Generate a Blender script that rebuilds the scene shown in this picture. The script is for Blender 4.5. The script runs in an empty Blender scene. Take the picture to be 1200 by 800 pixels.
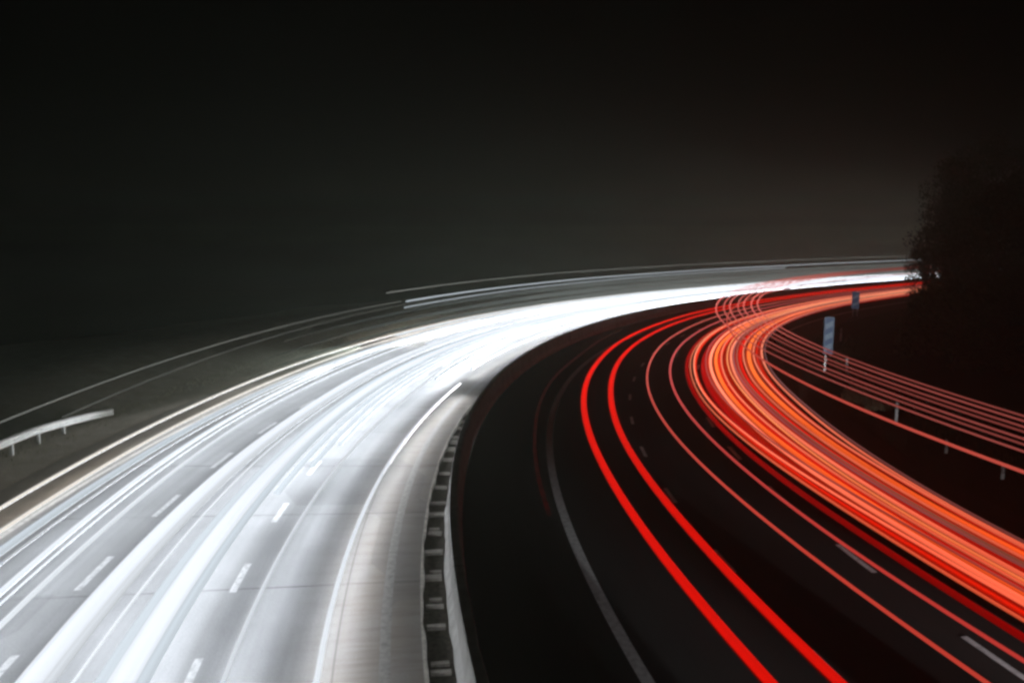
import bpy, bmesh, math, random
import numpy as np
from mathutils import Vector

random.seed(7)
rng = np.random.default_rng(11)
C = bpy.context.scene.collection
SC = bpy.context.scene

# ------------------------------------------------------------------ camera
cam_d = bpy.data.cameras.new("camera")
cam = bpy.data.objects.new("camera", cam_d)
C.objects.link(cam)
cam_d.sensor_width = 36.0
cam_d.lens = 28.0
cam_d.clip_start = 0.1
cam_d.clip_end = 6000.0
cam.location = (0, 0, 8.4)
cam.rotation_euler = (math.radians(90.0 - 7.75), 0, 0)
SC.camera = cam

# ------------------------------------------------------------------ night sky, exposure
world = bpy.data.worlds.new("World")
SC.world = world
world.use_nodes = True
bg = world.node_tree.nodes["Background"]
bg.inputs[0].default_value = (0.0030, 0.0030, 0.0020, 1)
bg.inputs[1].default_value = 0.12
SC.view_settings.view_transform = 'Standard'
SC.view_settings.look = 'None'
SC.view_settings.exposure = 0.0
SC.view_settings.gamma = 1.0
SC.render.engine = 'CYCLES'
SC.cycles.use_denoising = True
SC.cycles.max_bounces = 6
SC.cycles.diffuse_bounces = 3
SC.cycles.volume_bounces = 1
SC.cycles.transparent_max_bounces = 8
SC.cycles.caustics_reflective = False
SC.cycles.caustics_refractive = False
SC.cycles.sample_clamp_indirect = 4.0
SC.cycles.filter_width = 2.9

# ------------------------------------------------------------------ the road's line: s metres along, d metres to the right
KS = [-60, -30, 0, 15, 30, 45, 60, 80, 110, 150, 220, 400]
KV = [-.0100, -.0107, -.0116, -.0124, -.0114, -.0105, -.0099, -.0073, -.0028, -.0020, -.0030, -.0030]
SS = np.arange(-60, 400.01, 0.5)
_k = np.interp(SS, KS, KV)
_th = np.cumsum(_k) * 0.5
_i0 = int(60 / 0.5)
_th = _th - _th[_i0] + 1.7313
_x = np.cumsum(np.cos(_th)) * 0.5
_y = np.cumsum(np.sin(_th)) * 0.5
_x = _x - _x[_i0] + 2.4713
_y = _y - _y[_i0] + 14.6209


def P(s, d, z=0.0):
    th = np.interp(s, SS, _th)
    return Vector((float(np.interp(s, SS, _x) + d * math.sin(th)), float(np.interp(s, SS, _y) - d * math.cos(th)), z))


def heading(s):
    return float(np.interp(s, SS, _th))


# ------------------------------------------------------------------ helpers
def tag(o, label=None, cat=None, group=None, kind=None):
    if label: o["label"] = label
    if cat: o["category"] = cat
    if group: o["group"] = group
    if kind: o["kind"] = kind
    return o


def link_mesh(name, verts, faces, mat, parent=None, loc=None, uvs=None, smooth=False):
    me = bpy.data.meshes.new(name)
    if loc is not None:
        L = Vector(loc)
        verts = [Vector(v) - L for v in verts]
    me.from_pydata([tuple(v) for v in verts], [], faces)
    if uvs is not None:
        ul = me.uv_layers.new(name="UVMap")
        li = np.zeros(len(me.loops), dtype=np.int32)
        me.loops.foreach_get("vertex_index", li)
        ul.data.foreach_set("uv", np.asarray(uvs, dtype=np.float32)[li].ravel())
    if smooth:
        me.polygons.foreach_set("use_smooth", [True] * len(me.polygons))
    me.update()
    o = bpy.data.objects.new(name, me)
    C.objects.link(o)
    if mat: me.materials.append(mat)
    if loc is not None: o.location = loc
    if parent: o.parent = parent
    return o


def empty(name, loc, rz=0.0):
    o = bpy.data.objects.new(name, None)
    C.objects.link(o)
    o.location = loc
    o.rotation_euler = (0, 0, rz)
    o.empty_display_size = 0.3
    return o


def steps(s0, s1, near=1.0):
    out = [s0]
    while out[-1] < s1 - 0.01:
        s = out[-1]
        st = near if s < 60 else near * 1.6 if s < 120 else near * 3
        out.append(min(s1, s + st))
    if len(out) > 2 and out[-1] - out[-2] < 0.2:
        out.pop(-2)
    return out


def sweep(name, profile, s0, s1, mat, closed=False, parent=None, near=1.0, wob=None, kind=None, smooth=False, caps=True):
    """profile: list of (d, z) or a function of s that gives one"""
    ss = steps(s0, s1, near)
    verts, uvs, faces = [], [], []
    n = None
    for s in ss:
        pr = profile(s) if callable(profile) else profile
        n = len(pr)
        for (d, z) in pr:
            verts.append(P(s, d, z)); uvs.append((s, d))
    m = n if closed else n - 1
    for i in range(len(ss) - 1):
        for j in range(m):
            a, b = i * n + j, i * n + (j + 1) % n
            faces.append((a, b, b + n, a + n))
    if closed and caps:
        faces.append(tuple(range(n - 1, -1, -1)))
        faces.append(tuple((len(ss) - 1) * n + j for j in range(n)))
    o = link_mesh(name, verts, faces, mat, parent=None, loc=None, uvs=uvs, smooth=smooth)
    bm = bmesh.new(); bm.from_mesh(o.data)
    if closed:
        bmesh.ops.recalc_face_normals(bm, faces=bm.faces)
    else:
        for f in bm.faces:
            if f.normal.z < 0: f.normal_flip()
    bm.to_mesh(o.data); bm.free()
    if parent: o.parent = parent
    if kind: o["kind"] = kind
    return o


def boxv(c, ax, ay, az):
    c, ax, ay, az = Vector(c), Vector(ax), Vector(ay), Vector(az)
    v = [c + sx * ax + sy * ay + sz * az for sz in (-1, 1) for sy in (-1, 1) for sx in (-1, 1)]
    f = [(0, 2, 3, 1), (4, 5, 7, 6), (0, 1, 5, 4), (2, 6, 7, 3), (0, 4, 6, 2), (1, 3, 7, 5)]
    return v, f


class MB:
    def __init__(self): self.v, self.f = [], []
    def add(self, vf):
        o = len(self.v)
        self.v += vf[0]; self.f += [tuple(i + o for i in q) for q in vf[1]]
        return self
    def box(self, c, ax, ay, az): return self.add(boxv(c, ax, ay, az))
    def build(self, name, mat, parent=None, loc=None):
        return link_mesh(name, self.v, self.f, mat, parent, loc)


def tube_vf(pts, radii, n=8):
    v, f = [], []
    for i, p in enumerate(pts):
        p = Vector(p)
        t = (Vector(pts[min(i + 1, len(pts) - 1)]) - Vector(pts[max(i - 1, 0)])).normalized()
        u = t.orthogonal().normalized(); w = t.cross(u)
        for k in range(n):
            a = 2 * math.pi * k / n
            v.append(p + radii[i] * (math.cos(a) * u + math.sin(a) * w))
    for i in range(len(pts) - 1):
        for k in range(n):
            a, b = i * n + k, i * n + (k + 1) % n
            f.append((a, b, b + n, a + n))
    f.append(tuple(range(n - 1, -1, -1))); f.append(tuple((len(pts) - 1) * n + k for k in range(n)))
    return v, f


# ------------------------------------------------------------------ materials
def mat_new(name):
    m = bpy.data.materials.new(name); m.use_nodes = True
    nt = m.node_tree
    return m, nt, nt.nodes["Principled BSDF"]


class G:
    """tiny node graph helper"""
    def __init__(self, nt): self.nt = nt
    def n(self, t, **kw):
        x = self.nt.nodes.new(t)
        for k, v in kw.items(): setattr(x, k, v)
        return x
    def l(self, a, b): self.nt.links.new(a, b)
    def val(self, sock, v):
        if hasattr(v, "is_output"): self.l(v, sock)
        else: sock.default_value = v
    def math(self, op, a, b=0.0, c=0.0):
        x = self.n("ShaderNodeMath", operation=op)
        self.val(x.inputs[0], a); self.val(x.inputs[1], b); self.val(x.inputs[2], c)
        return x.outputs[0]
    def noise(self, vec, scale, detail=4.0, rough=0.55):
        x = self.n("ShaderNodeTexNoise")
        if vec is not None: self.l(vec, x.inputs["Vector"])
        x.inputs["Scale"].default_value = scale; x.inputs["Detail"].default_value = detail; x.inputs["Roughness"].default_value = rough
        return x.outputs["Fac"]
    def ramp(self, f, lo, hi, a=0.0, b=1.0):
        x = self.n("ShaderNodeMapRange"); x.clamp = True
        self.val(x.inputs[0], f)
        for i, v in ((1, lo), (2, hi), (3, a), (4, b)): self.val(x.inputs[i], v)
        return x.outputs[0]
    def mix(self, f, a, b, mode='MIX'):
        x = self.n("ShaderNodeMix", data_type='RGBA', blend_type=mode)
        self.val(x.inputs[0], f)
        for i, v in ((6, a), (7, b)):
            if hasattr(v, "is_output"): self.l(v, x.inputs[i])
            else: x.inputs[i].default_value = (*v, 1)
        return x.outputs[2]
    def uv(self):
        u = self.n("ShaderNodeUVMap"); u.uv_map = "UVMap"
        sp = self.n("ShaderNodeSeparateXYZ"); self.l(u.outputs[0], sp.inputs[0])
        return u.outputs[0], sp.outputs[0], sp.outputs[1]
    def vec(self, x, y, z=0.0):
        c = self.n("ShaderNodeCombineXYZ")
        self.val(c.inputs[0], x); self.val(c.inputs[1], y); self.val(c.inputs[2], z)
        return c.outputs[0]
    def bump(self, h, strength, dist, bsdf):
        b = self.n("ShaderNodeBump"); b.inputs["Strength"].default_value = strength; b.inputs["Distance"].default_value = dist
        self.l(h, b.inputs["Height"]); self.l(b.outputs[0], bsdf.inputs["Normal"])


def plain(name, col, rough=0.7, metal=0.0, nscale=6.0, var=0.25):
    m, nt, b = mat_new(name); g = G(nt)
    tc = g.n("ShaderNodeTexCoord")
    f = g.noise(tc.outputs["Object"], nscale)
    c = g.mix(g.ramp(f, .3, .7), [x * (1 - var) for x in col], [min(1, x * (1 + var)) for x in col])
    g.l(c, b.inputs["Base Color"])
    b.inputs["Roughness"].default_value = rough; b.inputs["Metallic"].default_value = metal
    return m


def concrete_road():
    m, nt, b = mat_new("concrete_pavement"); g = G(nt)
    uv, s, d = g.uv()
    base = g.mix(g.ramp(g.noise(uv, .45, 5), .3, .7), (.33, .33, .335), (.45, .45, .46))
    streak = g.noise(g.vec(g.math('MULTIPLY', s, .05), g.math('MULTIPLY', d, 2.6)), 1.0, 4)
    base = g.mix(g.ramp(streak, .40, .72, 0, .5), base, (.24, .24, .235))
    grain = g.noise(uv, 22.0, 3)
    base = g.mix(g.ramp(grain, .35, .75, 0, .30), base, (.17, .17, .17))
    # worn inner strip by the drain: dirt washed to the low side
    inner = g.ramp(d, -7.2, -5.2)
    dirt = g.ramp(g.noise(g.vec(g.math('MULTIPLY', s, .5), g.math('MULTIPLY', d, 1.6)), 1.0, 6), .25, .7)
    base = g.mix(g.math('MULTIPLY', inner, g.ramp(dirt, 0, 1, .35, .9)), base, (.33, .295, .255))
    sc = g.noise(g.vec(g.math('MULTIPLY', s, 3.2), g.math('MULTIPLY', d, .35)), 1.0, 5, .7)
    base = g.mix(g.math('MULTIPLY', inner, g.ramp(sc, .48, .72, 0, .6)), base, (.17, .14, .11))
    # outer hard shoulder: brown asphalt
    outer = g.ramp(d, -16.35, -16.25, 1, 0)
    base = g.mix(outer, base, g.mix(g.ramp(g.noise(uv, 1.2, 5), .3, .7), (.105, .09, .076), (.16, .14, .12)))
    # transverse slab joints and cracks
    js = g.math('ADD', s, g.math('MULTIPLY', g.math('SUBTRACT', g.noise(uv, 2.0, 2), .5), .05))
    fr = g.math('ABSOLUTE', g.math('SUBTRACT', g.math('FRACT', g.math('DIVIDE', g.math('ADD', js, 2.55), 4.6)), .5))
    jm = g.ramp(g.math('MULTIPLY', fr, 4.6), .018, .035, 1, 0)
    jvis = g.ramp(g.noise(g.vec(g.math('MULTIPLY', s, .4), g.math('MULTIPLY', d, .35)), 1.0, 2), .38, .62, .15, .85)
    base = g.mix(g.math('MULTIPLY', jm, jvis), base, (.05, .045, .04))
    # longitudinal joint
    jl = g.math('MINIMUM', g.math('ABSOLUTE', g.math('ADD', d, 10.3)), g.math('ABSOLUTE', g.math('ADD', d, 5.9)))
    base = g.mix(g.ramp(jl, .012, .03, .5, 0), base, (.07, .065, .06))
    # repair patches
    wv = g.n("ShaderNodeTexVoronoi"); g.l(g.vec(g.math('MULTIPLY', s, .16), g.math('MULTIPLY', d, .28)), wv.inputs["Vector"]); wv.distance = 'CHEBYCHEV'
    wv.inputs["Scale"].default_value = 1.0
    sepc = g.n("ShaderNodeSeparateColor"); g.l(wv.outputs["Color"], sepc.inputs[0])
    patch = g.math('MULTIPLY', g.math('GREATER_THAN', sepc.outputs[0], .78), .28)
    base = g.mix(patch, base, (.15, .15, .15))
    g.l(base, b.inputs["Base Color"])
    g.l(g.ramp(grain, .3, .7, .55, .8), b.inputs["Roughness"])
    g.bump(grain, .25, .01, b)
    return m


def asphalt():
    m, nt, b = mat_new("asphalt"); g = G(nt)
    uv, s, d = g.uv()
    gr = g.noise(uv, 26.0, 3)
    base = g.mix(g.ramp(gr, .3, .75), (.015, .015, .014), (.030, .030, .028))
    st = g.noise(g.vec(g.math('MULTIPLY', s, .06), g.math('MULTIPLY', d, 1.8)), 1.0, 4)
    base = g.mix(g.ramp(st, .4, .7, 0, .5), base, (.03, .029, .027))
    g.l(base, b.inputs["Base Color"]); b.inputs["Roughness"].default_value = .85
    b.inputs["Specular IOR Level"].default_value = .2
    g.bump(gr, .3, .01, b)
    return m


def paint(name, col):
    m, nt, b = mat_new(name); g = G(nt)
    uv, s, d = g.uv()
    f = g.noise(uv, 7.0, 6)
    c = g.mix(g.ramp(f, .42, .68, 0, .7), col, [x * .45 for x in col])
    g.l(c, b.inputs["Base Color"]); b.inputs["Roughness"].default_value = .6
    return m


def barrier_concrete():
    m, nt, b = mat_new("barrier_concrete"); g = G(nt)
    uv, s, d = g.uv()
    tc = g.n("ShaderNodeTexCoord")
    f = g.noise(tc.outputs["Object"], 3.0, 6)
    c = g.mix(g.ramp(f, .3, .7), (.48, .48, .46), (.66, .66, .64))
    st = g.noise(g.vec(g.math('MULTIPLY', s, 2.2), g.math('MULTIPLY', d, .4)), 1.0, 5)
    c = g.mix(g.ramp(st, .5, .75, 0, .55), c, (.30, .29, .27))
    fr = g.math('ABSOLUTE', g.math('SUBTRACT', g.math('FRACT', g.math('DIVIDE', s, 6.0)), .5))
    c = g.mix(g.ramp(g.math('MULTIPLY', fr, 6.0), .012, .025, .85, 0), c, (.04, .04, .035))
    g.l(c, b.inputs["Base Color"]); b.inputs["Roughness"].default_value = .8
    g.bump(f, .35, .02, b)
    return m


def grass_ground(name, a, bb, scale=.8):
    m, nt, b = mat_new(name); g = G(nt)
    tc = g.n("ShaderNodeTexCoord")
    f = g.noise(tc.outputs["Object"], scale, 8, .65)
    h = g.noise(tc.outputs["Object"], 14.0, 4)
    c = g.mix(g.ramp(f, .35, .68), a, bb)
    c = g.mix(g.ramp(h, .35, .7, 0, .5), c, [x * .4 for x in a])
    g.l(c, b.inputs["Base Color"]); b.inputs["Roughness"].default_value = .95
    b.inputs["Specular IOR Level"].default_value = .1
    g.bump(h, .8, .08, b)
    return m


def leaf_mat(name, a, bb):
    m, nt, b = mat_new(name); g = G(nt)
    gi = g.n("ShaderNodeNewGeometry")
    c = g.mix(gi.outputs["Random Per Island"], a, bb)
    g.l(c, b.inputs["Base Color"]); b.inputs["Roughness"].default_value = .75
    b.inputs["Specular IOR Level"].default_value = .15
    return m


_em = {}
def s_raw(g):
    u = g.n("ShaderNodeUVMap"); u.uv_map = "along"
    sp = g.n("ShaderNodeSeparateXYZ"); g.l(u.outputs[0], sp.inputs[0])
    return sp.outputs[0]


def glow(col, strength, flick=.12, beads=0.0, gain=1.0, soft=0.0):
    key = (tuple(round(c, 3) for c in col), round(strength, 3), flick, beads, gain, soft)
    if key in _em: return _em[key]
    m = bpy.data.materials.new("lamp_or_mist_glow"); m.use_nodes = True
    nt = m.node_tree; nt.nodes.remove(nt.nodes["Principled BSDF"])
    g = G(nt); out = nt.nodes["Material Output"]
    e = g.n("ShaderNodeEmission"); e.inputs[0].default_value = (*col, 1)
    uv, s, d = g.uv()
    f = g.noise(g.vec(g.math('MULTIPLY', s, .06), g.math('MULTIPLY', d, 1.3)), 1.0, 3)
    st = g.ramp(f, .25, .75, strength * (1 - flick), strength * (1 + flick))
    if soft:             # a lamp's path is brightest along its middle
        st = g.math('MULTIPLY', st, g.math('SUBTRACT', 1.0, g.math('MULTIPLY', soft, g.math('POWER', g.math('ABSOLUTE', d), 1.6))))
    if gain == 9.0:      # added mist ribbons: their glow grows towards the far bend
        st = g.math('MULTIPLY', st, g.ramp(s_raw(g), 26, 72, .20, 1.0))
    elif gain != 1.0:    # tail lamps face back: brighter where the bend turns them towards the bridge
        st = g.math('MULTIPLY', st, g.math('MULTIPLY', g.ramp(s_raw(g), 14, 40 if gain != 1.2 else 75, 1.0, gain), g.ramp(s_raw(g), 58, 95, 1.0, .22 if gain > 2 else 1.0)))
    if beads:
        w = g.math('SINE', g.math('MULTIPLY', s, 2 * math.pi / beads))
        st = g.math('MULTIPLY', st, g.ramp(w, -.6, .6, .35, 1.0))
    if gain in (1.25, 1.3, 1.5):     # overlapping passes burn paler where the bend turns the lamps to the bridge
        e_c = g.mix(g.ramp(s_raw(g), 2, 34), (col[0] * .9, col[1] * .48, col[2] * .38), col)
        g.l(e_c, e.inputs[0])
    g.l(st, e.inputs[1]); g.l(e.outputs[0], out.inputs[0])
    m.cycles.emission_sampling = 'FRONT'
    _em[key] = m
    return m


M_conc, M_asph, M_barr = concrete_road(), asphalt(), barrier_concrete()
M_white = paint("white_road_paint", (.78, .78, .78))
M_old = paint("worn_road_paint", (.40, .395, .38))
M_grey = paint("dull_road_paint", (.70, .72, .71))
M_kerb = plain("kerb_concrete", (.70, .68, .63), .85, 0, 5)
M_chan = plain("channel_dirt", (.085, .074, .060), .9, 0, 9, .5)
M_bar = plain("channel_concrete", (.46, .44, .40), .85, 0, 8)
M_verge = grass_ground("dry_verge", (.34, .30, .25), (.24, .215, .17), 1.1)
M_field = grass_ground("night_field", (.020, .026, .012), (.045, .048, .022), .12)
M_hill = grass_ground("dark_bank", (.020, .024, .012), (.035, .034, .018), .3)
M_steel = plain("galvanised_steel", (.82, .83, .82), .5, .1, 4, .12)
M_post = plain("post_steel", (.40, .40, .38), .6, .3, 6)
M_bark = plain("bark", (.045, .035, .026), .9, 0, 8, .4)
M_leaf = leaf_mat("tree_foliage", (.020, .028, .012), (.045, .052, .022))
M_bush = leaf_mat("bush_foliage", (.030, .036, .014), (.055, .058, .024))
M_straw = leaf_mat("dry_grass", (.24, .21, .13), (.42, .38, .25))
M_fade = leaf_mat("faded_grass", (.10, .095, .05), (.17, .15, .09))
M_plast = plain("white_plastic", (.72, .72, .70), .5, 0, 9, .08)
M_black = plain("black_band", (.02, .02, .02), .6)
M_refl = plain("reflector_glass", (.85, .85, .82), .2, 0, 20, .05)
M_blue = plain("sign_blue", (.03, .13, .33), .4, 0, 5, .10)
M_swhite = plain("sign_white", (.26, .43, .58), .4, 0, 5, .08)
M_backm = plain("sign_back", (.30, .31, .32), .5, .4, 5)

# ------------------------------------------------------------------ ground, roads
gr = 1300.0
link_mesh("ground", [(-gr, -gr, -1.25), (gr, -gr, -1.25), (gr, gr, -1.25), (-gr, gr, -1.25)], [(0, 1, 2, 3)], M_field)["kind"] = "structure"
S0, S1 = -58, 390


def bank(s):
    n = .5 * math.sin(s * .13) + .35 * math.sin(s * .31 + 1)
    return [(13.55, -.02), (14.2, .015), (15.6, .03 + .02 * n), (17.2, .10 + .05 * n), (20, .7 + .15 * n), (25, 2.1 + .3 * n), (32, 3.6 + .5 * n), (42, 4.4 + .6 * n), (56, 4.2 + .5 * n)]


sweep("hill", bank, S0, S1, M_hill, near=1.5, kind="structure", smooth=True)


def lverge(s):
    n = .5 * math.sin(s * .21) + .4 * math.sin(s * .47 + 2)
    return [(-64, -1.6), (-40, -1.0 + .1 * n), (-31, .7 + .2 * n), (-27.8, 1.5 + .18 * n), (-25, 1.15 + .12 * n), (-22.4, .38 + .05 * n), (-20.8, .0), (-19.6, -.01), (-18.25, -.02)]


sweep("verge", lverge, S0, S1, M_verge, near=1.5, kind="structure", smooth=True)
sweep("road", [(-18.3, -.12), (-18.3, 0), (-16.3, 0), (-12.2, 0), (-8.6, 0), (-5.5, 0), (-4.16, 0)], S0, S1, M_conc, near=1.0, kind="structure")
sweep("road", [(-3.12, 0), (0, 0), (3.6, 0), (7.1, 0), (10.8, 0), (13.6, 0), (13.6, -.12)], S0, S1, M_asph, near=1.0, kind="structure")
sweep("road_marking", [(-16.0, .004), (-15.82, .004)], S0, S1, M_white, kind="structure")
sweep("road_marking", [(-5.02, .004), (-4.80, .004)], S0, S1, M_old, kind="structure")
sweep("road_marking", [(-.13, .004), (.13, .004)], S0, S1, M_grey, kind="structure")
sweep("road_marking", [(10.7, .004), (10.9, .004)], S0, S1, M_grey, kind="structure")


def dashes(d, first, period, length, w, mat, s_end):
    v, f, uv = [], [], []
    s = first
    while s < s_end:
        o = len(v)
        k = 4
        for i in range(k + 1):
            q = s - length / 2 + length * i / k
            v += [P(q, d - w / 2, .004), P(q, d + w / 2, .004)]; uv += [(q, d - w / 2), (q, d + w / 2)]
        for i in range(k):
            f.append((o + 2 * i, o + 2 * i + 1, o + 2 * i + 3, o + 2 * i + 2))
        s += period
    ob = link_mesh("road_marking", v, f, mat, uvs=uv)
    ob["kind"] = "structure"
    return ob


dashes(-12.26, 1.2 - 4.33 * 8, 4.33, 1.75, .17, M_white, 200)
dashes(-8.57, .75 - 4.2 * 8, 4.2, 1.5, .17, M_white, 200)
dashes(3.64, 15.6 - 5.45 * 9, 5.45, 1.5, .13, M_grey, 200)
dashes(7.12, 4.5 - 5.5 * 7, 5.5, 2.0, .15, M_white, 200)

# ------------------------------------------------------------------ drain channel and median barrier
drain = empty("drainage_channel", P(15, -3.85, 0))
inv = drain.matrix_world
tag(drain, "ladder-like drainage channel of dark slots and pale cross bars beside the concrete barrier", "drain")


def under(o, root):
    """parent o, built in world space, to a root Empty with location and no rotation"""
    o.parent = root
    o.location = Vector(o.location) - Vector(root.location)
    return o


under(sweep("channel_floor", [(-4.18, -.11), (-3.5, -.11)], -50, 200, M_chan), drain)


def kerb_pr(s):
    w = .022 * math.sin(s * 1.7) + .018 * math.sin(s * 4.3 + 1)
    return [(-4.16, -.11), (-4.16, .018), (-4.09 + w, .018), (-4.09 + w, -.11)]


under(sweep("kerb", kerb_pr, -50, 200, M_kerb, closed=True, near=.35), drain)
sx = -13.0
cnt = 0
while sx < 62 and cnt < 96:
    th = heading(sx)
    t = Vector((math.cos(th), math.sin(th), 0)); nrm = Vector((math.sin(th), -math.cos(th), 0))
    hw = random.choice((.03, .045, .06, .10, .15))
    m = MB().box(P(sx, -3.83, -.062 + random.uniform(-.006, .004)), t * hw, (nrm + t * random.uniform(-.12, .12)) * random.choice((.24, .24, .20)), Vector((0, 0, .046)))
    under(m.build("cross_bar", M_bar), drain)
    cnt += 1
    if random.random() < .35:
        m = MB().box(P(sx + .33, -3.83 + random.uniform(-.05, .05), -.072), t * .05, nrm * random.uniform(.12, .2), Vector((0, 0, .036)))
        under(m.build("cross_bar", M_bar), drain); cnt += 1
    sx += random.uniform(.85, 1.95)


def barrier_pr(s):
    w = .016 * math.sin(s * 2.1) + .014 * math.sin(s * 5.7) + .014 * math.sin(s * 9.1 + 2)
    return [(-3.55 + w, -.12), (-3.54 + w, .16), (-3.45 + w * .5, .34), (-3.41, .92), (-3.39, .95), (-3.19 + w * .5, .95), (-3.17 + w * .5, .92), (-3.14, .36), (-3.05, .16), (-3.05, -.12)]


bar = sweep("concrete_barrier", barrier_pr, -55, 380, M_barr, closed=True, near=.6)
tag(bar, "long pale concrete barrier curving between the white lit carriageway and the dark one", "barrier")

# ------------------------------------------------------------------ left guardrail with a ramped end
gl = empty("guardrail", P(10, -20.4, 0))
tag(gl, "short bright steel guardrail with a down-sloped end on the left verge", "guardrail")


def rail_z(s):
    if s <= 15.5: return .62
    u = min(1, (s - 15.5) / 4.6)
    return .62 - .47 * u ** 1.25


def rail_pr(s):
    z = rail_z(s)
    out = []
    w = [(0, -.165), (.035, -.15), (.08, -.10), (.08, -.06), (.03, -.02), (.03, .02), (.08, .06), (.08, .10), (.035, .15), (0, .165)]
    for (x, q) in w: out.append((-20.42 + x, z + q))
    for (x, q) in reversed(w): out.append((-20.424 + x - .004, z + q))
    return out


under(sweep("rail", rail_pr, -50, 20.1, M_steel, closed=True, near=.5), gl)
s = -44.0
while s < 17.5:
    z = rail_z(s)
    th = heading(s)
    t = Vector((math.cos(th), math.sin(th), 0)); nrm = Vector((math.sin(th), -math.cos(th), 0))
    m = MB()
    top = z + .12
    m.box(P(s, -20.53, (top - .45) / 2), t * .005, nrm * .06, Vector((0, 0, (top + .45) / 2)))
    m.box(P(s + .03, -20.59, (top - .45) / 2), t * .035, nrm * .004, Vector((0, 0, (top + .45) / 2)))
    m.box(P(s + .03, -20.47, (top - .45) / 2), t * .035, nrm * .004, Vector((0, 0, (top + .45) / 2)))
    under(m.build("post", M_post), gl)
    m = MB().box(P(s, -20.345, z), t * .03, nrm * .004, Vector((0, 0, .018)))
    under(m.build("bolt", M_post), gl)
    s += 1.33 if s > -5 else 4.0

# ------------------------------------------------------------------ exit countdown boards
def countdown(s, d, wid, z0, z1, nst, label):
    base = P(s, d, .02)
    th = heading(s) - math.radians(-2)
    r = empty("countdown_board", base, th - math.pi / 2)     # local x = right, y = along
    tag(r, label, "road sign", "blue striped countdown boards on the right verge")
    bd = MB().box((0, 0, (z0 + z1) / 2), (wid / 2, 0, 0), (0, .018, 0), (0, 0, (z1 - z0) / 2)).build("board", M_blue, r)
    h = z1 - z0
    bw = .035
    fr = MB()
    for (cx, cz, hx, hz) in ((0, z0 + bw, wid / 2 - .03, bw / 2), (0, z1 - bw, wid / 2 - .03, bw / 2), (-wid / 2 + bw, (z0 + z1) / 2, bw / 2, h / 2 - .06), (wid / 2 - bw, (z0 + z1) / 2, bw / 2, h / 2 - .06)):
        fr.box((cx, -.0215, cz), (hx, 0, 0), (0, .002, 0), (0, 0, hz))
    fr.build("border", M_swhite, r)
    for k in range(nst):
        zc = z0 + h * (k + .62) / (nst + .35)
        rise, sw = wid * .42, h * .075
        x0, x1 = -wid / 2 + .08, wid / 2 - .08
        v, f = [], []
        for y in (-.027, -.0205):
            v += [(x0, y, zc - rise / 2 - sw), (x1, y, zc + rise / 2 - sw), (x1, y, zc + rise / 2 + sw), (x0, y, zc - rise / 2 + sw)]
        f = [(0, 1, 2, 3), (7, 6, 5, 4), (0, 4, 5, 1), (1, 5, 6, 2), (2, 6, 7, 3), (3, 7, 4, 0)]
        link_mesh("stripe", v, f, M_swhite, r)
    for x in (-wid * .28, wid * .28):
        MB().add(tube_vf([(x, .055, -.5), (x, .055, z1 - .1)], [.035, .035])).build("post", M_backm, r)
    return r


countdown(45.5, 15.1, .61, .18, 2.72, 3, "tall blue board with white diagonal stripes, the nearer and larger of two on the verge")
countdown(80.0, 12.65, .72, .75, 2.5, 2, "small distant blue and white board, the farther of two, before orange trails")

# ------------------------------------------------------------------ delineator posts
def delineator(s, d, h, label, big=False):
    r = empty("delineator_post", P(s, d, .03), heading(s) - math.pi / 2)
    tag(r, label, "marker post", "marker posts along the right verge")
    MB().add(([Vector(v) for v in ((-.06, -.05, -.3), (.06, -.05, -.3), (0, .06, -.3), (-.06, -.05, h - .08), (.06, -.05, h - .08), (0, .06, h))],
              [(0, 1, 4, 3), (1, 2, 5, 4), (2, 0, 3, 5), (3, 4, 5), (0, 2, 1)])).build("post", M_plast, r)
    MB().box((0, -.0535, h - .24), (.052, 0, 0), (0, .002, 0), (0, 0, .10)).build("band", M_black, r)
    k = 3.4 if big else 1
    MB().box((0, -.058, h - .24), (.022 * k, 0, 0), (0, .002, 0), (0, 0, .11 if big else .075)).build("reflector", M_refl, r)
    return r


delineator(21.5, 15.25, 1.0, "white marker post standing on the verge just above the single red trail")
delineator(38.0, 14.65, 1.05, "slim pale marker post crossed by the seven thin red trails below the blue board")
delineator(37.6, 15.85, .95, "marker post with the brightest reflector, among seven thin red trails", True)
delineator(15.6, 15.2, .55, "short marker post in the dark right verge, second nearest to the frame edge")
delineator(11.6, 15.4, .55, "short marker post in the dark right verge, the one nearest to the frame edge")
delineator(56.0, 15.6, 1.0, "far pale marker post in the dark to the left of the blue board")

# ------------------------------------------------------------------ dry grass on the verge
def grass_clump(s0, s1, d0, d1, n, h):
    v, f = [], []
    for _ in range(n):
        a, b = random.random(), random.random()
        p = P(s0 + (s1 - s0) * a, d0 + (d1 - d0) * b + .3 * math.sin(a * 9), .03)
        hh = h * random.uniform(.5, 1.2); an = random.uniform(0, math.pi); w = random.uniform(.008, .018)
        u = Vector((math.cos(an), math.sin(an), 0)); le = Vector((random.uniform(-.4, .4), random.uniform(-.4, .4), 1)) * hh
        o = len(v)
        v += [p - u * w, p + u * w, p + le * .6 + u * w * .7, p + le * .6 - u * w * .7, p + le + Vector((0, 0, -.1 * hh))]
        f += [(o, o + 1, o + 2, o + 3), (o + 3, o + 2, o + 4)]
    return v, f


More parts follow.
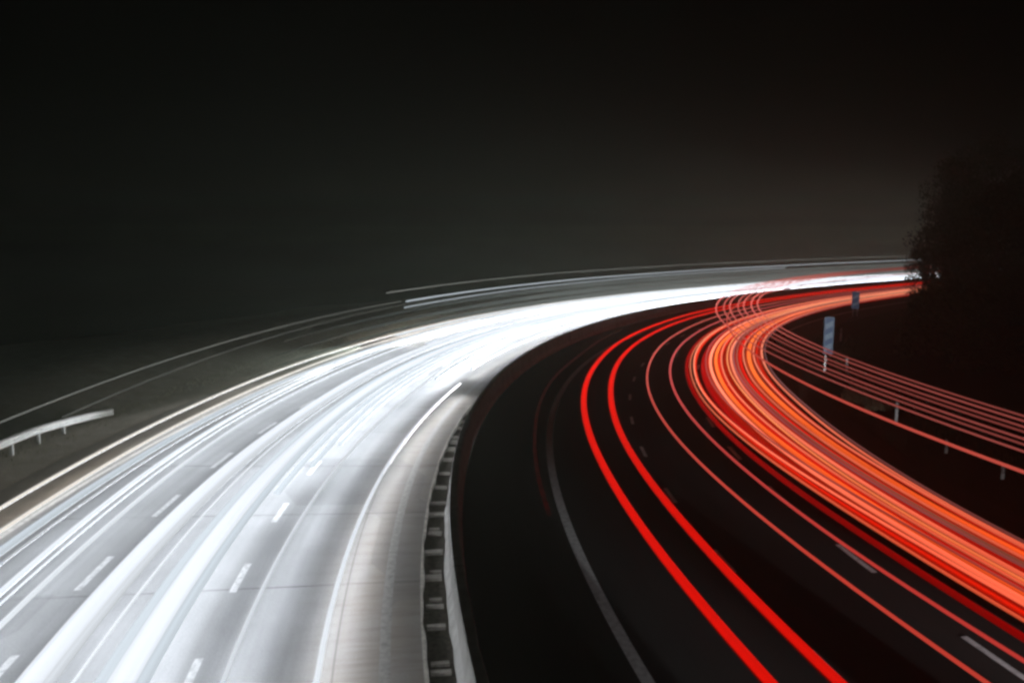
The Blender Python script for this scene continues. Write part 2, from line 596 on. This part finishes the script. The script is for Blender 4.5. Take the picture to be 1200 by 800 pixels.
v, f = grass_clump(24.5, 31, 14.6, 17.0, 2600, .30)
o = link_mesh("dry_grass", v, f, M_straw)
tag(o, "patch of pale dry grass on the right verge under the seven thin red trails", "grass", kind="stuff")
v, f = grass_clump(8, 60, 15.6, 19, 5200, .30)
o = link_mesh("verge_grass", v, f, M_bush)
tag(o, "dark rough grass along the right verge", "grass", kind="stuff")
v, f = grass_clump(0, 50, -22.0, -19.3, 2600, .16)
o = link_mesh("verge_grass", v, f, M_fade)
tag(o, "rough grass round the guardrail posts on the left verge", "grass", kind="stuff")

# ------------------------------------------------------------------ light trails
def trail(name, label, cat, group, knots, z, w, h, col, strength, s0=-52, s1=330, flick=.12, beads=0.0, ripple=.012, n=8, under=None, gain=1.0, soft=0.0, side=-.55, kerb=0.0):
    """one lamp's path; `under` is what the lamp throws down on the road: dipped headlamps much, tail lamps little"""
    ks = [k[0] for k in knots]; kd = [k[1] for k in knots]
    fine = np.arange(-60, 400, 1.0)
    dd = np.interp(fine, ks, kd)
    if len(ks) > 1:
        ker = np.hanning(17); ker /= ker.sum()
        dd = np.convolve(np.pad(dd, 8, mode='edge'), ker, 'valid')
    ph = random.uniform(0, 6.28)
    ss = steps(s0, s1, 1.25)
    L = P(max(s0, 8.0), float(np.interp(max(s0, 8.0), fine, dd)), z)
    verts, uvs, faces = [], [], []
    for s in ss:
        d0 = float(np.interp(s, fine, dd)) + ripple * math.sin(s * .33 + ph)
        zz = z + ripple * .6 * math.sin(s * .21 + ph * 2)
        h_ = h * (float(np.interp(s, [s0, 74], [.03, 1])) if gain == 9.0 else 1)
        w_ = w * float(np.interp(s, [12, 45], [1, 1 + (gain - 1) * .28 if 2 < gain < 9 else 1]))
        for k in range(n):
            a = 2 * math.pi * (k + .5) / n
            verts.append(P(s, d0 + w_ / 2 * math.cos(a), zz + h_ / 2 * math.sin(a)))
            uvs.append((s + ph * 40, math.cos(a)))
    for i in range(len(ss) - 1):
        for k in range(n):
            a, b = i * n + k, i * n + (k + 1) % n
            faces.append((a, b, b + n, a + n))
    faces.append(tuple(range(n))); faces.append(tuple((len(ss) - 1) * n + k for k in range(n - 1, -1, -1)))
    o = link_mesh(name, verts, faces, glow(col, strength, flick, beads, gain, soft), loc=L, uvs=uvs, smooth=True)
    if gain != 1.0:
        ul = o.data.uv_layers.new(name="along")
        li = np.zeros(len(o.data.loops), dtype=np.int32); o.data.loops.foreach_get("vertex_index", li)
        al = np.repeat(np.array(ss, dtype=np.float32), n)
        ul.data.foreach_set("uv", np.stack([al, al * 0], 1)[li].ravel())
    if under is not None:
        o.data.materials.append(glow(col if col[2] < .5 else BEAM, under, 0, 0, 1.0))
    bm = bmesh.new(); bm.from_mesh(o.data); bmesh.ops.recalc_face_normals(bm, faces=bm.faces)
    if under is not None:
        if kerb:         # dipped beams reach farthest to the near side: the outer flank throws light on the verge
            o.data.materials.append(glow((1.0, .955, .90) if kerb > 0 else (.97, .97, 1.0), abs(kerb), 0, 0, 1.0))
            for i, f in enumerate(bm.faces):
                a = 2 * math.pi * (i % n + 1) / n
                if math.cos(a) * (1 if kerb > 0 else -1) < -.25 and math.sin(a) < (.1 if kerb > 0 else -.35): f.material_index = 2
        for f in bm.faces:
            if f.material_index == 2: continue
            if f.normal.z < side or (-.5 < side < -.3 and f.normal.z < .2 and f.calc_center_median().length < 34): f.material_index = 1
    bm.to_mesh(o.data); bm.free()
    tag(o, label, cat, group)
    return o


ORD = ["first", "second", "third", "fourth", "fifth", "sixth", "seventh", "eighth", "ninth", "tenth", "eleventh", "twelfth", "thirteenth", "fourteenth", "fifteenth", "sixteenth", "seventeenth", "eighteenth", "nineteenth", "twentieth", "twenty-first", "twenty-second", "twenty-third", "twenty-fourth", "twenty-fifth", "twenty-sixth", "twenty-seventh", "twenty-eighth", "twenty-ninth", "thirtieth"]
COOL = (.82, .91, 1.0)
NEUT = (.88, .93, 1.0)
WARM = (1.0, .94, .87)
BEAM = (.87, .925, 1.0)
GW = "white headlight trails over the left carriageway"

# (look, knots, z, width, height, colour, strength seen from above, start)
DIP = 8.0
white = [
    ("thin warm", [(0, -16.1), (60, -16.0), (120, -15.9)], .70, .11, .09, WARM, 1.0, -52),
    ("thin warm", [(0, -15.1), (40, -14.95), (120, -15.1)], .70, .11, .09, WARM, .95, -52),
    ("broad bluish", [(0, -14.42), (40, -14.3), (90, -14.8)], .68, .30, .12, COOL, .78, -52),
    ("hair-thin", [(0, -13.95), (40, -13.8), (90, -14.1)], .72, .06, .06, NEUT, .66, -52),
    ("narrow", [(0, -13.15), (20, -13.5), (50, -13.9), (90, -13.6)], .68, .17, .09, NEUT, 1.05, -52),
    ("hair-thin bright", [(0, -12.85), (20, -13.0), (60, -13.2)], .74, .05, .05, NEUT, 1.2, -52),
    ("narrow", [(0, -12.45), (20, -12.6), (50, -12.7)], .68, .14, .09, NEUT, 1.0, -52),
    ("very broad", [(0, -11.02), (20, -10.75), (40, -11.1), (90, -10.8)], .68, .48, .14, NEUT, 1.12, -52),
    ("medium", [(0, -10.68), (20, -10.43), (40, -10.7), (90, -10.4)], .67, .22, .10, NEUT, .84, -52),
    ("hair-thin bright", [(0, -10.2), (20, -10.05), (60, -10.3)], .74, .06, .05, NEUT, 1.1, -52),
    ("medium", [(0, -9.78), (14, -9.62), (40, -9.9)], .66, .26, .12, COOL, .92, -52),
    ("very broad", [(0, -9.42), (14, -9.25), (40, -9.4)], .70, .50, .14, NEUT, 1.14, -52),
    ("narrow bluish", [(0, -9.06), (14, -8.88), (30, -8.95), (60, -9.0)], .68, .24, .10, COOL, .84, -52),
    ("medium bluish", [(0, -8.7), (16, -8.5), (40, -8.55)], .66, .22, .10, COOL, 1.0, 9),
    ("medium bluish", [(0, -8.3), (16, -8.1), (40, -8.2)], .66, .20, .10, COOL, 1.0, 11.5),
    ("narrow bluish", [(0, -8.1), (16, -7.72), (40, -7.85)], .66, .15, .09, COOL, 1.0, 14),
    ("narrow", [(0, -7.72), (10, -7.35), (20, -6.9), (40, -7.2), (90, -7.3)], .66, .10, .08, NEUT, .82, -52),
]
for i, (look, kn, z, w, h, col, st, s0) in enumerate(white):
    trail("headlight_trail", f"{look} white trail, {ORD[i]} from the outer edge of the left carriageway", "light trail", GW, kn, z, w, h, col, st, s0, n=16, under=DIP * .11 / max(w, .09) * (.8 if i == 0 else .45 if i == 1 else 1.4 if i < 9 and w > .4 else 1.7 if w > .4 else 1.2 if i < 9 else 1.3 if i < 16 else 3.0), soft=.14 if w > .4 else .22 if w > .18 else .1, gain=1.2, side=-.55, kerb=34.0 if i == 0 else 0)
trail("headlight_trail", "crisp white trail nearest the concrete barrier, ending short in mid road", "light trail", GW, [(0, -6.12), (10, -5.7), (20, -5.25), (32, -4.95)], .66, .11, .08, NEUT, .95, -52, 25.5, under=DIP * 2.6, n=16, kerb=-30.0)
far_white = [
    ("broad", -15.55, .72, .34, 41), ("broad", -14.3, .66, .30, 52), ("medium", -13.0, .7, .22, 46), ("medium", -12.0, .66, .2, 58),
    ("medium", -11.6, .7, .22, 38), ("narrow", -8.3, .72, .16, 50), ("medium", -7.9, .66, .22, 62),
    ("narrow", -6.7, .66, .16, 26.5), ("narrow", -5.6, .62, .14, 30),  # added pair, dim on top, whose undersides light the inner lane
]
for i, (look, d, z, w, s0) in enumerate(far_white):
    trail("headlight_trail", f"{look} white trail starting only at the far bend, {ORD[i]} such from the outer edge", "light trail", GW, [(0, d)], z, w, .11, COOL, (.95, .72, .85, .68)[i % 4] if i < 7 else .62, s0, n=12, under=DIP * .11 / w * (.6 if d < -7 else 2.8), soft=.2, gain=1.2, kerb=330.0 if i == 0 else 0)

GT = "thin pale truck-light trails high over the outer lane"
DIM = (.80, .82, .76)
trail("truck_or_mist_trail", "highest faint grey trail that crosses the whole upper left down to the frame edge", "light trail", GT, [(0, -15.85), (60, -15.6), (120, -15.6)], 3.2, .05, .05, DIM, .20, -52, 42, ripple=.0)
trail("truck_or_mist_trail", "dim grey trail rising from behind the guardrail end on the left", "light trail", GT, [(0, -14.45), (40, -14.2)], 3.2, .05, .045, DIM, .10, 8.5, 44, ripple=.0)
trail("truck_or_mist_trail", "long pale trail arching over the far bend, brightest of the high ones", "light trail", GT, [(0, -15.6), (80, -14.9), (120, -15.3)], 3.2, .12, .10, COOL, .75, 42, 330)
trail("truck_or_mist_trail", "topmost faint trail high above the far bend", "light trail", GT, [(0, -15.7)], 4.0, .08, .07, DIM, .28, 40, 330)
trail("truck_or_mist_trail", "short bright pale trail just under the long pale one at the far bend", "light trail", GT, [(0, -15.3), (60, -14.6), (90, -15.0)], 2.85, .10, .08, COOL, .6, 41, 120)

for zz, hh, ll, nm in ((1.15, .55, .15, "lowest"), (1.75, .62, .12, "middle"), (2.4, .62, .095, "highest")):  # glowing ribbons added in place of the grey mist above the far trails
    trail("truck_or_mist_trail", f"broad grey ribbon added for the misty glow at the far bend, {nm} of three", "light trail", "grey ribbons added for the mist at the far bend", [(0, -15.75), (80, -15.2), (130, -15.5)], zz, .10, hh, (.86, .95, .93), ll, 20 + zz * 3, 330, ripple=.02, flick=.25, gain=9.0)

GR = "red tail light trails over the right carriageway"
RED = (1.0, .015, .008)
DRED = (1.0, .012, .012)
ORG = (1.0, .175, .035)
PCH = (1.0, .24, .12)
PNK = (1.0, .22, .20)
LIL = (1.0, .42, .44)
HOT = (1.0, .26, .15)
trail("tail_light_trail", "thick red light trail, left one of the bold pair over the inner lane", "light trail", GR, [(-6, 1.5), (8, 1.56), (16, 1.46), (28, 1.45), (60, 1.5), (120, 1.55)], .85, .27, .12, RED, .80, gain=1.3, flick=.10, under=.08, side=-.4, soft=.12)
trail("tail_light_trail", "thick red light trail, right one of the bold pair over the inner lane", "light trail", GR, [(-6, 2.68), (10, 2.70), (28, 2.68), (60, 2.65), (120, 2.7)], .85, .27, .12, RED, .76, gain=1.3, flick=.10, under=.08, side=-.4, soft=.12)
trail("tail_light_trail", "thin coral trail next to the right of the thick red pair", "light trail", GR, [(-5, 5.05), (4, 4.86), (14, 4.58), (28, 4.48), (57, 4.6), (120, 4.6)], .95, .10, .07, (1, .17, .14), .56, gain=1.5, flick=.2, under=.05)
trail("tail_light_trail", "thin coral trail running along the lane dashes, second right of the thick red pair", "light trail", GR, [(-5, 6.25), (3, 6.02), (14, 5.84), (28, 5.66), (57, 5.88), (120, 5.9)], .95, .11, .07, (1, .15, .15), .52, gain=1.5, flick=.2, under=.05)
trail("tail_light_trail", "faint broken dark red trail left of the grey edge line", "light trail", GR, [(8, -.70), (18, -.58), (36, .10), (60, .2)], .93, .13, .06, (1, .13, .11), .022, 6, 48, flick=.4, beads=1.1, ripple=.04, gain=1.9)

# the dense bundle over the right lane: look, colour, strength, near d, bend d, far d, z, width
bundle = [
    ("broad deep red", DRED, .28, 6.86, 6.60, 6.9, .92, .24),
    ("thin salmon", PCH, .95, 7.34, 6.75, 7.3, .98, .06),
    ("medium red", (1, .03, .008), .85, 7.56, 7.02, 7.6, .95, .16),
    ("thin hot peach", HOT, 1.5, 7.78, 6.95, 7.4, 1.02, .07),
    ("broad deep red", DRED, .40, 7.72, 7.50, 7.9, .80, .30),
    ("broad hot peach", HOT, 1.5, 8.02, 7.90, 8.2, .96, .17),
    ("medium orange", ORG, 1.3, 8.32, 8.20, 8.6, .94, .20),
    ("thin pink", PNK, .5, 8.20, 7.62, 8.1, 1.05, .06),
    ("thin hot coral", HOT, 1.2, 8.52, 8.50, 8.8, 1.0, .08),
    ("broad bright red", (1, .018, .006), .72, 8.72, 8.45, 8.8, .85, .26),
    ("thin yellowish", (1, .36, .14), 1.3, 8.62, 8.85, 9.1, 1.03, .06),
    ("medium hot peach", HOT, 1.15, 8.94, 9.08, 9.3, .96, .14),
    ("thin greyish lilac", LIL, .32, 9.24, 9.25, 9.2, 1.0, .06),
    ("thin greyish brown", (1, .45, .32), .30, 9.36, 9.40, 9.6, 1.02, .06),
    ("medium bright red", RED, .80, 9.48, 9.62, 9.9, .92, .18),
    ("thin hot coral", HOT, 1.0, 9.62, 9.80, 10.0, 1.0, .07),
    ("broad orange", ORG, 1.15, 9.84, 10.15, 10.2, .95, .24),
    ("thin hot peach", HOT, 1.2, 10.02, 10.45, 10.4, 1.02, .07),
    ("thin red", (1, .02, .006), .7, 10.15, 10.65, 10.6, .9, .10),
    ("medium hot peach", HOT, 1.0, 10.20, 10.95, 10.8, .96, .11),
    ("very broad red", (1, .03, .010), .42, 7.98, 7.75, 8.0, .70, .50),
    ("very broad red orange", (1, .06, .015), .36, 8.42, 8.3, 8.5, .70, .60),
    ("very broad bright red", (1, .025, .006), .36, 9.0, 8.9, 9.0, .70, .62),
    ("very broad red", (1, .025, .010), .42, 9.5, 9.5, 9.5, .70, .60),
    ("very broad red orange", (1, .07, .02), .36, 9.95, 10.2, 10.0, .70, .60),
    ("very broad dark red", (1, .04, .015), .30, 10.1, 10.75, 10.4, .70, .46),
    ("hair-thin lilac", LIL, .24, 10.40, 11.15, 11.0, .96, .05),
]
order = sorted(range(len(bundle)), key=lambda i: bundle[i][3])
for i, q in enumerate(order):
    look, col, st, dn, db, df, z, w = bundle[q]
    kn = [(-6, dn), (3, dn), (10, dn * .55 + db * .45), (22, db), (45, db * .8 + df * .2), (75, df), (130, df + .1)]
    trail("tail_light_trail", f"{look} trail, {ORD[i]} from the left in the dense orange bundle", "light trail", "dense bundle of tail light trails over the right lane", kn, z, w, .07 if w < .12 else .10, col, st, flick=.42, gain=1.25, under=st * .10, n=12, soft=.34)

GB = "seven parallel thin red trails of truck-top lights"
for i in range(7):
    d = 8.12 + i * (10.55 - 8.12) / 6 + (0, .04, -.03, .05, -.02, .03, 0)[i]
    nm = ["lowest and shortest", "second from the bottom", "third from the bottom", "middle one", "third from the top", "second from the top", "topmost"][i]
    trail("truck_or_mist_trail", f"thin dull pink trail over the right verge, {nm} of seven parallel ones", "light trail", GB, [(0, d - .12), (20, d + .05), (50, d), (120, d + .05)], 4.0, .045, .045, (1, .20, .165), (.30, .22, .27, .20, .25, .30, .26)[i], -.5 if i == 0 else -52, 330, ripple=.006, flick=.2, gain=4.0)
trail("truck_or_mist_trail", "single salmon trail just under the seven parallel ones on the right", "light trail", "truck side light trail", [(0, 9.08), (8, 8.82), (18, 8.8), (60, 8.8)], 3.2, .085, .075, (1, .14, .10), .50, -52, 330, ripple=.006)

# ------------------------------------------------------------------ headlamps of the traffic on the right carriageway, lighting the boards
def headlamp(s, d, z, target, watts, deg, blend=.6):
    ld = bpy.data.lights.new("headlamp", 'SPOT')
    ld.energy = watts; ld.spot_size = math.radians(deg); ld.spot_blend = blend; ld.shadow_soft_size = .06; ld.color = (.92, .96, 1.0)
    o = bpy.data.objects.new("headlamp", ld); C.objects.link(o)
    p = P(s, d, z); o.location = p
    o.rotation_euler = (Vector(target) - p).to_track_quat('-Z', 'Y').to_euler()
    return o


headlamp(24, 11.6, .62, P(44, 15.1, 1.55), 3200, 16)
headlamp(8, 12.2, .62, P(30, 15.2, .5), 700, 10)
headlamp(56, 11.6, .62, P(80, 12.65, 1.6), 2000, 9)
headlamp(36, -15.4, .64, P(9, -20.6, .5), 17000, 18)
for d_, watts_, cone_ in ((.45, 36000, 22), (6.75, 60000, 12)):
    a_ = P(8, d_ - .35); b_ = P(-27, d_)
    tilt = math.radians(cone_ / 2 + 1.0)                    # dipped beam: its upper edge stays below the horizontal
    L_ = (a_ - b_).length
    headlamp(-27, d_, .92, a_ + Vector((0, 0, .92 - L_ * math.tan(tilt))), watts_, cone_, .03)
headlamp(-12, 12.6, .62, P(13.5, 15.3, .35), 900, 10)
headlamp(36, -15.4, .64, P(9, -20.6, .5), 17000, 18)
for d_ in (.55, 5.45, 6.5):
    a_ = P(12, d_ - .35); b_ = P(-27, d_)
    tilt = math.radians(7.0 + 1.0)                     # dipped beam: its upper edge stays below the horizontal
    L_ = (a_ - b_).length
    headlamp(-27, d_, .92, a_ + Vector((0, 0, .92 - L_ * math.tan(tilt))), 90000 if d_ < 3 else 60000, 14, .02)

# ------------------------------------------------------------------ trees
def crown_mesh(name, h, r, n_cl, n_leaf, seed, low=.06):
    rd = random.Random(seed)
    v, f = [], []
    lumps = []
    for i in range(n_cl):
        u = rd.random()
        z = h * (low + (1 - low) * u)
        prof = math.sin(min(1, (u + .10) / 1.1) * math.pi) ** .55
        rr = r * prof * math.sqrt(rd.random()) * rd.uniform(.7, 1.1)
        a = rd.uniform(0, 6.28)
        lumps.append((Vector((rr * math.cos(a), rr * math.sin(a), z)), r * rd.uniform(.16, .36)))
    for c, cr in lumps:
        for _ in range(n_leaf):
            q = Vector((rd.gauss(0, 1), rd.gauss(0, 1), rd.gauss(0, .8)))
            p = c + q.normalized() * cr * rd.random() ** .45
            nn = Vector((rd.gauss(0, 1), rd.gauss(0, 1), rd.gauss(0, 1))).normalized()
            a = nn.orthogonal().normalized(); b = nn.cross(a)
            sz = rd.uniform(.09, .22)
            o = len(v)
            v += [p - a * sz, p - b * sz * .5, p + a * sz, p + b * sz * .5]
            f.append((o, o + 1, o + 2, o + 3))
    me = bpy.data.meshes.new(name); me.from_pydata([tuple(x) for x in v], [], f); me.update()
    return me


def trunk_mesh(h, r, seed):
    rd = random.Random(seed)
    m = MB()
    pts = [(0, 0, -1.2)]; x = y = 0
    for i in range(1, 7):
        x += rd.uniform(-.15, .15); y += rd.uniform(-.15, .15)
        pts.append((x, y, h * .85 * i / 6))
    m.add(tube_vf(pts, [r * (1 - .13 * i) for i in range(7)], 9))
    for i in range(7):
        k = rd.randint(2, 5); b = Vector(pts[k]); a = rd.uniform(0, 6.28); L = h * rd.uniform(.14, .26)
        e = b + Vector((math.cos(a) * L, math.sin(a) * L, L * .7))
        m.add(tube_vf([b, (b + e) / 2 + Vector((0, 0, -.1)), e], [r * .4, r * .28, r * .1], 6))
    me = bpy.data.meshes.new("trunk"); me.from_pydata([tuple(q) for q in m.v], [], m.f); me.update()
    return me


protos = []
for k in range(4):
    cm = crown_mesh("crown", 16, 5.0, 130, 120, 40 + k); cm.materials.append(M_leaf)
    tm = trunk_mesh(16, .32, 80 + k); tm.materials.append(M_bark)
    protos.append((tm, cm))


def tree(loc, h, wid, k, label, group="dark trees on the right of the motorway"):
    r = empty("tree", loc, random.uniform(0, 6.28))
    r.scale = (wid, wid, h / 16)
    tag(r, label, "tree", group)
    t = bpy.data.objects.new("trunk", protos[k][0]); C.objects.link(t); t.parent = r
    c = bpy.data.objects.new("crown", protos[k][1]); C.objects.link(c); c.parent = r
    return r


def at_az(dist, xpix):
    """a point on the ground at a distance (m along the view) and a bearing given as a tangent"""
    return Vector((dist * xpix, dist, 0))


BK = "black tree lost in the dark wood that fills the right edge"
# tangent of bearing, distance north, height, width, label
spots = [
    (.548, 66, 13.2, .66, "dark tree at the left edge of the wood, where all the light trails end"),
    (.585, 62, 13.9, .60, "dark tree with a rounded top just right of the wood's left edge"),
    (.655, 60, 14.4, .80, BK),
    (.600, 55, 10.0, .8, BK),
    (.530, 69, 7.6, .50, "low dark tree at the foot of the wood's left edge, beside the far trail ends"),
    (.700, 52, 12.0, .9, BK),
    (.770, 50, 12.5, .9, BK),
    (.560, 73, 11.0, .62, BK),
    (.615, 69, 11.5, .70, BK),
    (.700, 62, 14.8, .9, "tallest dark tree, rising at the right frame edge"),
]
for i, (tx, dist, h, w, lab) in enumerate(spots):
    p = at_az(dist, tx); p.z = 1.2
    tree(p, h, w, i % 4, lab)

# shrubs on the bank under the trees
bush_me = []
for k in range(3):
    bm_ = crown_mesh("foliage", 3.4, 2.3, 26, 60, 140 + k, low=.0); bm_.materials.append(M_bush); bush_me.append(bm_)
    st_ = trunk_mesh(2.6, .09, 150 + k); st_.materials.append(M_bark); bush_me[-1] = (bm_, st_)
s = 30.0
while s < 112:
    for d in (19.5,):
        dd = d + random.uniform(1.5, 5)
        q = P(s, dd)
        z = .7
        if q.x / q.y < .505: continue
        r = empty("shrub", P(s, dd, z), random.uniform(0, 6.28)); sc = random.uniform(.8, 1.25); r.scale = (sc, sc, sc * random.uniform(.8, 1.2))
        tag(r, "black shrub in the row along the dark bank right of the motorway", "shrub", "row of dark shrubs along the right bank")
        b_, st_ = random.choice(bush_me)
        o = bpy.data.objects.new("foliage", b_); C.objects.link(o); o.parent = r
        o = bpy.data.objects.new("stem", st_); C.objects.link(o); o.parent = r
    s += random.uniform(3.2, 4.8)

# ------------------------------------------------------------------ haze
hz = gr + 60
v, f = boxv((0, 0, 7.3), (hz, 0, 0), (0, hz, 0), (0, 0, 9.8))
hm = bpy.data.materials.new("haze_air"); hm.use_nodes = True
nt = hm.node_tree; nt.nodes.remove(nt.nodes["Principled BSDF"])
pv = nt.nodes.new("ShaderNodeVolumePrincipled")
pv.inputs["Color"].default_value = (.90, 1.0, .80, 1)
pv.inputs["Density"].default_value = .0021
pv.inputs["Anisotropy"].default_value = .68
nt.links.new(pv.outputs[0], nt.nodes["Material Output"].inputs["Volume"])
o = link_mesh("haze", v, f, hm)
tag(o, "thin night haze over the motorway", "haze", kind="stuff")
